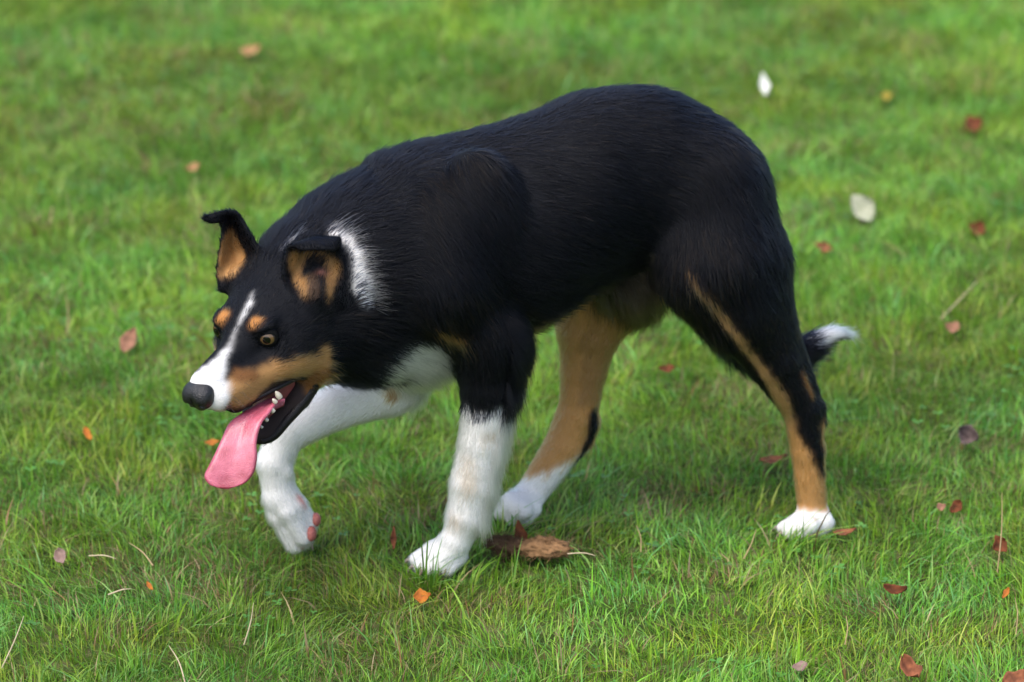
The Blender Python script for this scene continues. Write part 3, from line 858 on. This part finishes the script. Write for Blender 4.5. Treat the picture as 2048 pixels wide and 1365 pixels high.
GREENS = np.array([[.200, .385, .028], [.140, .310, .024], [.245, .420, .040], [.155, .345, .070], [.310, .420, .080], [.092, .225, .018]])
STRAW = np.array([[.42, .31, .15], [.33, .25, .13], [.50, .38, .20], [.30, .17, .07]])
FLAT = []          # (x, y, radius, how short the grass is there)
def blades(n, x0, x1, y0, y1, r_, hscale=1.0, wscale=1.0, levels=4):
    x = r_.uniform(x0, x1, n); y = r_.uniform(y0, y1, n)
    P = np.stack([x, y, x * 0], 1)
    den = .5 + .7 * vnoise(P, 9, 41) + .5 * (vnoise(P, 34, 42) - .5)
    k = r_.random(n) < den * 1.1
    x, y, P = x[k], y[k], P[k]; n = len(x)
    P[:, 2] = gheight(P)
    big = vnoise(P * [1, 1, 0], 6, 43); med = vnoise(P * [1, 1, 0], 22, 44)
    h = hscale * (.0085 + .0065 * med + .0055 * big) * r_.lognormal(0, .38, n)
    for fx, fy, fr, fs in FLAT:
        d = np.hypot(x - fx, y - fy); h *= np.where(d < fr, fs + (1 - fs) * (d / fr) ** 3, 1)
    wd = wscale * r_.uniform(.0005, .0013, n) * np.clip(h / .028, .7, 1.5)
    lean_a = vnoise(P * [1, 1, 0], 12, 45) * 6.28 * 2 + r_.normal(0, 1.0, n)
    lean = np.clip(r_.normal(.66, .50, n) + .6 * (vnoise(P * [1, 1, 0], 17, 46) - .5), .02, 1.3)
    fl = r_.random(n) < .10; lean[fl] = r_.uniform(1.2, 2.4, fl.sum())
    ta_ = lean_a + r_.normal(math.pi / 2, .9, n)
    dx, dy = np.cos(lean_a), np.sin(lean_a); sx, sy = np.cos(ta_), np.sin(ta_)
    ts = np.linspace(0, 1, levels)
    Vv = np.zeros((n, 2 * levels - 1, 3), np.float32)
    for i, t in enumerate(ts):
        up_ = h * (t - .28 * lean * t * t); out = h * lean * (.35 * t + .65 * t * t)
        c_ = P + np.stack([dx * out, dy * out, up_], 1)
        wt = wd * (1 - .12 * t * 2 if t < .5 else 1.76 * (1 - t) + .0)
        if i < levels - 1:
            o_ = np.stack([sx * wt, sy * wt, wt * 0], 1) / 2 * 1.6
            Vv[:, 2 * i] = c_ - o_; Vv[:, 2 * i + 1] = c_ + o_
        else: Vv[:, 2 * i] = c_
    b0 = (np.arange(n) * (2 * levels - 1))[:, None]
    qs = np.concatenate([b0 + np.array([[2 * i, 2 * i + 1, 2 * i + 3, 2 * i + 2]]) for i in range(levels - 2)])
    ts_ = b0 + np.array([[2 * levels - 4, 2 * levels - 3, 2 * levels - 2]])
    gi = r_.integers(0, len(GREENS), n); c = GREENS[gi] * r_.uniform(.75, 1.3, (n, 1))
    pn = vnoise(P * [1, 1, 0], 3.2, 51)[:, None]; pn2 = vnoise(P * [1, 1, 0], 11, 52)[:, None]
    c = c * (.62 + .74 * pn) ; c[:, 0:1] *= (.72 + .5 * pn2); c[:, 2:3] *= (.8 + .5 * (1 - pn2))
    dead = r_.random(n) < (.055 + .30 * np.clip(vnoise(P * [1, 1, 0], 13, 53) - .52, 0, 1) * 2.6)
    c[dead] = STRAW[r_.integers(0, 4, dead.sum())] * r_.uniform(.4, 1.0, (dead.sum(), 1))
    grad = np.repeat(np.linspace(.75, 1.12, levels), 2)[:2 * levels - 1]
    # the foot of each blade is paler and yellower than its tip
    cc = np.repeat(c[:, None], 2 * levels - 1, 1); cc[:, :2] = cc[:, :2] * [1.15, .95, .9]
    tipd = r_.random(n) < .10; cc[tipd, -1] = STRAW[0] * .8; 
    return Vv.reshape(-1, 3), qs, ts_, np.clip(cc.reshape(-1, 3), 0, 1)
m_grass = mat_attr('grass_blade', 'tint', .42, .35, translucent=.38)
for fx in [(f1, .018), (f2, .016), (f3, .016)]:
    for kn_, tp_ in fx[0]: FLAT.append((kn_[0], kn_[1] + .008, .022, .45)); FLAT.append((tp_[0] - .004, tp_[1] - .026, .020, 1.55))
# ---- fallen leaves and litter, each a thing of its own
def mat_leaf(name, c, c2):
    m, nt, b, L_ = nodes_of(name)
    tc = nt.nodes.new('ShaderNodeTexCoord')
    n = nt.nodes.new('ShaderNodeTexNoise'); n.inputs['Scale'].default_value = 130; n.inputs['Detail'].default_value = 5; L_.new(tc.outputs['Object'], n.inputs['Vector'])
    mx = nt.nodes.new('ShaderNodeMix'); mx.data_type = 'RGBA'; mx.inputs[6].default_value = (*c, 1); mx.inputs[7].default_value = (*c2, 1)
    rp = nt.nodes.new('ShaderNodeMapRange'); rp.inputs[1].default_value = .35; rp.inputs[2].default_value = .65
    L_.new(n.outputs[0], rp.inputs[0]); L_.new(rp.outputs[0], mx.inputs[0]); L_.new(mx.outputs[2], b.inputs['Base Color'])
    b.inputs['Roughness'].default_value = .85; b.inputs['Specular IOR Level'].default_value = .2
    bp_ = nt.nodes.new('ShaderNodeBump'); bp_.inputs['Strength'].default_value = .5; bp_.inputs['Distance'].default_value = .001
    L_.new(n.outputs[0], bp_.inputs['Height']); L_.new(bp_.outputs[0], b.inputs['Normal'])
    return m
LM = {'red': mat_leaf('leaf_red', (.150, .045, .018), (.070, .024, .010)), 'brown': mat_leaf('leaf_brown', (.260, .095, .045), (.120, .045, .024)), 'tan': mat_leaf('leaf_tan', (0.322, 0.198, 0.093), (0.236, 0.124, 0.056)),
      'pink': mat_leaf('leaf_pink', (.300, .150, .095), (.170, .085, .055)), 'orange': mat_leaf('leaf_orange', (0.372, 0.136, 0.019), (0.279, 0.087, 0.019)), 'pale': mat_leaf('leaf_pale', (0.341, 0.347, 0.260), (0.273, 0.285, 0.198)),
      'white': mat_leaf('leaf_white', (0.722, 0.722, 0.697), (0.637, 0.646, 0.629)), 'grey': mat_leaf('leaf_grey', (.130, .095, .090), (.060, .042, .040)), 'greypink': mat_leaf('leaf_greypink', (0.236, 0.161, 0.136), (0.174, 0.112, 0.093)), 'yellow': mat_leaf('leaf_yellow', (0.310, 0.236, 0.037), (0.217, 0.174, 0.031))}
def leaf(px, py, lpx, wpx, ang, c, label, curl=.5, tilt=.5, z=.018, roll=0., tipw=.0, flat=1, cat='leaf', name='fallen_leaf', seed=0):
    """lpx, wpx: length and width in picture pixels; ang: heading on the ground; tilt: how far it stands up"""
    p = G(px, py, z); sc = ((p - CAM) @ FWD) / FPX
    l, w = lpx * sc * .45, wpx * sc * .45; r_ = np.random.default_rng(int(px * 7 + py))
    n1_, n2_ = 15, 9; Vv = []
    for i in range(n1_):
        t = i / (n1_ - 1); x = -1 + 2 * t
        wv = math.sin(math.pi * min(1, t * .97 + .015)) ** .75 * (1 + .25 * math.sin(t * 3.3)) * (1 + .07 * math.sin(t * 9 + px) + .04 * math.sin(t * 19 + py))
        for j in range(n2_):
            y = -1 + 2 * j / (n2_ - 1)
            zz = 1.4 * curl * (.55 * y * y * w + .35 * x * x * l) - .10 * l * abs(y) * math.sin(i * 1.9) * .3 - .06 * w * math.exp(-(y / .15) ** 2) + .22 * w * (r_.random() - .5) + .35 * w * (y > .2) * (y - .2) * math.sin(px)
            Vv.append((x * l, y * wv * w * (1 + (.30 if y > 0 else .12) * math.sin(t * (5 + py % 3) + py)), zz))
    Vv = np.array(Vv)
    R_ = np.array(Matrix.Rotation(ang, 3, 'Z') @ Matrix.Rotation(roll, 3, 'X') @ Matrix.Rotation(-.15, 3, 'Y'))
    Vv = Vv @ R_.T
    Rt = np.array(Matrix.Rotation(tilt, 3, 'X')); Vv = Vv @ Rt.T
    Vv[:, 2] -= z * .25
    Qq = [(i * n2_ + j, (i + 1) * n2_ + j, (i + 1) * n2_ + j + 1, i * n2_ + j + 1) for i in range(n1_ - 1) for j in range(n2_ - 1)]
    o = mesh_np(name, Vv, Qq, mat=LM[c])
    sd_ = o.modifiers.new('thickness', 'SOLIDIFY'); sd_.thickness = .0005
    o.location = p; o['label'] = label; o['category'] = cat
    if flat:
        FLAT.append((p[0], p[1] - .01, max(l, w) * .8 + .004, .6))
    return o
leaf(258, 672, 62, 26, 1.15, 'pink', 'pink-brown pointed leaf standing in the grass left of the dog\'s muzzle', tilt=.9, z=.022, curl=.3)
leaf(502, 96, 46, 26, .2, 'tan', 'blurred tan leaf high above the dog\'s ears', tilt=.6)
leaf(386, 330, 30, 18, .1, 'tan', 'small tan leaf above the tip of the folded ear', tilt=.6)
leaf(121, 1107, 38, 24, -1.1, 'greypink', 'grey-pink leaf in the lower left, below the level of the lifted paw', tilt=.8, z=.02)
leaf(846, 1188, 38, 26, .1, 'orange', 'bright orange leaf just below the planted front paw', tilt=.7, z=.016, curl=.8)
leaf(176, 862, 36, 13, -1.1, 'orange', 'narrow orange leaf at the far left, level with the tongue', tilt=.8)
leaf(425, 878, 34, 12, .0, 'orange', 'thin orange leaf right beside the left edge of the tongue', tilt=.5)
leaf(1792, 1176, 52, 20, -.2, 'red', 'dark red curled leaf right of the near hind paw and below it', tilt=.5, curl=1.0)
leaf(1822, 1334, 62, 36, -1.0, 'brown', 'shiny brown curled leaf by the bottom edge, left of the corner leaf', tilt=.7, z=.02, curl=1.1)
leaf(2034, 1352, 66, 44, .3, 'brown', 'large reddish brown leaf cut off by the lower right corner', tilt=.9, z=.02, curl=.7)
leaf(1883, 1006, 20, 16, .3, 'pink', 'small pinkish leaf right of the near hind leg', tilt=.8)
leaf(1912, 1008, 34, 22, .8, 'red', 'dark brown-red leaf touching the small pinkish leaf', tilt=.7)
leaf(2000, 1084, 34, 30, .6, 'red', 'dark red leaf behind the tall upright straw at the right', tilt=.8)
leaf(1948, 244, 44, 30, .5, 'red', 'blurred red leaf in the upper right corner area', tilt=.7)
leaf(1956, 452, 36, 28, 1.0, 'red', 'blurred red-brown leaf right of the pale round leaf', tilt=.7)
leaf(1649, 489, 24, 26, 1.2, 'brown', 'small reddish leaf just right of the dog\'s thigh', tilt=.8)
leaf(1906, 650, 34, 22, -.4, 'pink', 'blurred pinkish brown leaf right of the tail tip', tilt=.6)
leaf(1334, 732, 36, 16, -.1, 'red', 'small dark red leaf seen between the hind legs', tilt=.5)
leaf(1728, 408, 52, 50, .6, 'pale', 'pale grey-green round leaf right of the rump', tilt=1.0, z=.025, curl=.4)
leaf(1530, 163, 24, 34, .1, 'white', 'tiny bright white petal-like leaf above the rump', tilt=1.2, z=.022, curl=.3)
leaf(1938, 868, 46, 38, -.5, 'grey', 'purplish grey crumpled leaf right of the hind leg', tilt=.9, z=.02, curl=1.2)
leaf(1548, 918, 60, 20, .1, 'brown', 'flat brown leaf half buried in grass left of the near hind leg', tilt=.2, z=.010)
leaf(1774, 188, 24, 16, .0, 'yellow', 'small yellow leaf right of the white petal', tilt=.6)
leaf(1690, 1062, 52, 18, .1, 'brown', 'flat brown leaf tucked behind the near hind paw', tilt=.2, z=.010)
leaf(1600, 1328, 34, 22, .1, 'greypink', 'dull pink leaf near the bottom edge, below the near hind paw', tilt=.6, z=.012)
leaf(788, 1072, 12, 34, .0, 'brown', 'thin dark brown leaf upright behind the planted front paw', tilt=1.0, z=.014)
leaf(1042, 1062, 30, 46, .1, 'red', 'brick red leaf standing on the dried brown clod', tilt=1.25, z=.024, curl=.3, flat=0)
leaf(300, 1164, 30, 9, -1.1, 'orange', 'thin orange blade in the lower left, right of the grey-pink leaf', tilt=.5, z=.022)
leaf(2012, 1178, 30, 9, 1.0, 'orange', 'thin orange blade by the right edge below the dark red leaf', tilt=.5, z=.022)
# the dried brown clod behind the planted front paw
def clod(px, py, lpx, hpx, dpt, ang, c, label, seed):
    p = G(px, py, .012); sc = ((p - CAM) @ FWD) / FPX
    nu, nv = 40, 20; Vv = []
    for i in range(nv + 1):
        th = math.pi * i / nv
        for k in range(nu):
            ph = 2 * math.pi * k / nu; Vv.append((math.sin(th) * math.cos(ph), math.sin(th) * math.sin(ph), math.cos(th)))
    Vv = np.array(Vv); nz = fbm(Vv, 2.2, seed, 4) - .5; nz2 = fbm(Vv * [.6, 3, 3], 5, seed + 3, 3) - .5
    Vv = Vv * (1 + 1.0 * nz + .5 * nz2)[:, None] * [lpx * sc / 2, dpt, hpx * sc / 2]
    Vv[:, 2] += .35 * hpx * sc * np.sin(Vv[:, 0] / (lpx * sc) * 3.0 + seed) * .3
    Vv = Vv @ np.array(Matrix.Rotation(ang, 3, 'Z')).T
    Qq = [(i * nu + k, (i + 1) * nu + k, (i + 1) * nu + (k + 1) % nu, i * nu + (k + 1) % nu) for i in range(nv) for k in range(nu)]
    o = mesh_np('dried_clod', Vv, Qq, mat=c); o.location = p; o['label'] = label; o['category'] = 'clod'
    r_ = np.random.default_rng(seed); hc_ = bpy.data.hair_curves.new('fibre'); n_ = 420; hc_.add_curves([4] * n_); ii = r_.integers(0, len(Vv), n_); arr = np.zeros((n_, 4, 3))
    dd = r_.normal(size=(n_, 3)) * [1, .6, .35]; dd /= np.linalg.norm(dd, axis=1, keepdims=True)
    for k in range(4): arr[:, k] = Vv[ii] + dd * (k / 3) * r_.uniform(.004, .012, (n_, 1)) + np.array([0, 0, .0006])
    hc_.position_data.foreach_set('vector', arr.astype(np.float32).ravel()); q_ = hc_.attributes.get('radius') or hc_.attributes.new('radius', 'FLOAT', 'POINT'); q_.data.foreach_set('value', np.tile([.0003, .0003, .0002, .0001], n_).astype(np.float32))
    hc_.materials.append(c); fb = link(bpy.data.objects.new('fibre', hc_), o); fb['kind'] = 'stuff'
    FLAT.append((p[0], p[1] - .015, lpx * sc * .55, .35))
mc1 = mat_simple('clod_dark', (.085, .050, .028), .9, .1, bump=1, bscale=250, var=.6, vscale=160)
mc2 = mat_simple('clod_light', (.24, .135, .065), .9, .1, bump=1, bscale=250, var=.5, vscale=160)
clod(1014, 1090, 84, 34, .014, .05, mc1, 'dark brown dried clod just right of the planted front leg', 4)
clod(1090, 1100, 104, 34, .014, -.25, mc2, 'lighter brown curved clod joining the dark one on its right', 8)
# dry stalks
m_straw = mat_simple('dry_straw', (.33, .24, .12), .6, .3, var=.3, vscale=120)
m_straw2 = mat_simple('pale_straw', (.42, .34, .22), .6, .3, var=.25, vscale=120)
def stalk(a, b_, label, za=.004, zb=.05, r=.0008, m=None, bow=.002):
    A_, B2 = G(a[0], a[1], za), G(b_[0], b_[1], zb); mid = (A_ + B2) / 2 + np.array([bow, .0, bow])
    Vv, Qq = tube([A_, mid, B2], [r, r * .9, r * .4], 14, 6)
    o = mesh_np('dry_stalk', Vv - A_, Qq, mat=m or m_straw); o.location = A_; o['label'] = label; o['category'] = 'dry stalk'; o['group'] = 'dry stalks in the lawn'
stalk((1994, 1150), (2004, 985), 'tall straight straw stalk standing near the right edge', .004, .085)
stalk((488, 1290), (507, 1206), 'straw stalk standing near the bottom, left of the middle', .004, .046, m=m_straw2)
stalk((2, 1340), (48, 1232), 'pale straw leaning in the lower left corner', .004, .05, m=m_straw2)
stalk((2032, 1270), (2030, 1195), 'short straw upright at the lower right edge above the corner leaf', .004, .04)
stalk((1282, 1105), (1273, 1052), 'short straw stalk in front of the gap between the hind legs', .004, .03)
stalk((1488, 1118), (1512, 1060), 'tan straw leaning right, left of the near hind paw', .004, .032)
stalk((306, 1132), (258, 1086), 'straw lying aslant in the lower left below the tongue', .022, .030)
stalk((370, 1365), (338, 1292), 'pale straw at the bottom edge, left of the upright stalk', .004, .03, m=m_straw2)
stalk((134, 668), (132, 590), 'blurred straw standing at the left, beyond the pink leaf', .004, .045)
stalk((1880, 640), (1955, 562), 'long blurred straw leaning right beyond the tail tip', .004, .04, m=m_straw2)
stalk((98, 450), (104, 410), 'short reddish straw far left behind the ear', .004, .02)
stalk((1135, 1108), (1192, 1112), 'pale yellow straw lying right of the lighter clod', .018, .02, m=m_straw2, r=.0008)
stalk((1690, 1290), (1692, 1232), 'short straw near the bottom, below the flat leaf by the hind paw', .004, .03)
stalk((178, 1112), (232, 1118), 'pale arched straw right of the grey-pink leaf', .02, .025, m=m_straw2, r=.0008)
stalk((216, 1190), (262, 1178), 'white arched straw lying in the lower left', .02, .024, m=m_straw2, r=.0009)

Vg, qg, tg_, cg = blades(450000, -.78, .80, -.54, 2.53, np.random.default_rng(11))
grass = mesh_np('grass', Vg, qg, tg_, m_grass, attrs={'tint': cg}, smooth=True)
grass['kind'] = 'stuff'; grass['label'] = 'short green lawn grass with scattered dead blades'; grass['category'] = 'grass'
# low clover and weed leaves between the blades
rc = np.random.default_rng(5); Vc, Tc, Cc = [], [], []
for i in range(2600):
    x, y = rc.uniform(-.75, .78), rc.uniform(-.5, 2.2)
    if vnoise(np.array([[x, y, 0]]), 7, 91)[0] < .56: continue
    z0 = rc.uniform(.004, .013); sz = rc.uniform(.0025, .0055); a0 = rc.uniform(0, 6.28); cl = np.array([.10, .27, .045]) * rc.uniform(.7, 1.3)
    for q in range(3):
        a = a0 + q * 2.094; d = np.array([math.cos(a), math.sin(a), .15]); e_ = np.array([-math.sin(a), math.cos(a), 0]); c0 = np.array([x, y, z0]); b0 = len(Vc)
        Vc += [c0, c0 + sz * (d * .7 + e_ * .55), c0 + sz * (d * 1.35 + e_ * .4), c0 + sz * d * 1.25, c0 + sz * (d * 1.35 - e_ * .4), c0 + sz * (d * .7 - e_ * .55)]
        Tc += [(b0, b0 + 1, b0 + 2), (b0, b0 + 2, b0 + 3), (b0, b0 + 3, b0 + 4), (b0, b0 + 4, b0 + 5)]; Cc += [cl] * 6
clover = mesh_np('clover', np.array(Vc), None, Tc, m_grass, attrs={'tint': np.array(Cc)}, smooth=False)
clover['kind'] = 'stuff'; clover['label'] = 'tiny clover leaves low between the grass blades'; clover['category'] = 'clover'
# the lawn goes on round the piece in view: tiles of the same grass
tiles = []
hidden = bpy.data.collections.new('grass_tiles')
for k in range(3):
    Vt, qt, tt, ct = blades(9000, -.25, .25, -.25, .25, np.random.default_rng(60 + k), 1.0, 1.3, 3)
    me = mesh_np('grass_tile', Vt, qt, tt, m_grass, attrs={'tint': ct}); col.objects.unlink(me); hidden.objects.link(me)
pts_, rots = [], []
for i in range(-8, 9):
    for j in range(-8, 13):
        cx, cy = .01 + i * .5, -.75 + .0 + j * .5 + .0
        if abs(cx) < .78 + .2 and -.52 - .2 < cy < 2.35 + .2: continue
        pts_.append((cx, cy, 0))
pm = bpy.data.meshes.new('lawn_around'); pm.from_pydata(pts_, [], [])
lawn = link(bpy.data.objects.new('lawn_around', pm)); lawn['kind'] = 'stuff'; lawn['label'] = 'lawn grass going on round the piece in view'; lawn['category'] = 'grass'
ng = bpy.data.node_groups.new('lawn_tiles', 'GeometryNodeTree')
ng.interface.new_socket('Geometry', in_out='INPUT', socket_type='NodeSocketGeometry'); ng.interface.new_socket('Geometry', in_out='OUTPUT', socket_type='NodeSocketGeometry')
gi_ = ng.nodes.new('NodeGroupInput'); go_ = ng.nodes.new('NodeGroupOutput')
ip = ng.nodes.new('GeometryNodeInstanceOnPoints'); ci = ng.nodes.new('GeometryNodeCollectionInfo'); ci.inputs['Collection'].default_value = hidden
ci.inputs['Separate Children'].default_value = True; ci.inputs['Reset Children'].default_value = True
ip.inputs['Pick Instance'].default_value = True
ri = ng.nodes.new('FunctionNodeRandomValue'); ri.data_type = 'INT'; ri.inputs[4].default_value = 0; ri.inputs[5].default_value = 2
rr = ng.nodes.new('FunctionNodeRandomValue'); rr.data_type = 'INT'; rr.inputs[4].default_value = 0; rr.inputs[5].default_value = 3; rr.inputs['Seed'].default_value = 5
mu = ng.nodes.new('ShaderNodeMath'); mu.operation = 'MULTIPLY'; mu.inputs[1].default_value = math.pi / 2
cx_ = ng.nodes.new('ShaderNodeCombineXYZ')
ng.links.new(rr.outputs[2], mu.inputs[0]); ng.links.new(mu.outputs[0], cx_.inputs[2]); ng.links.new(cx_.outputs[0], ip.inputs['Rotation'])
ng.links.new(gi_.outputs[0], ip.inputs['Points']); ng.links.new(ci.outputs[0], ip.inputs['Instance']); ng.links.new(ri.outputs[2], ip.inputs['Instance Index'])
ng.links.new(ip.outputs[0], go_.inputs[0])
md = lawn.modifiers.new('tiles', 'NODES'); md.node_group = ng
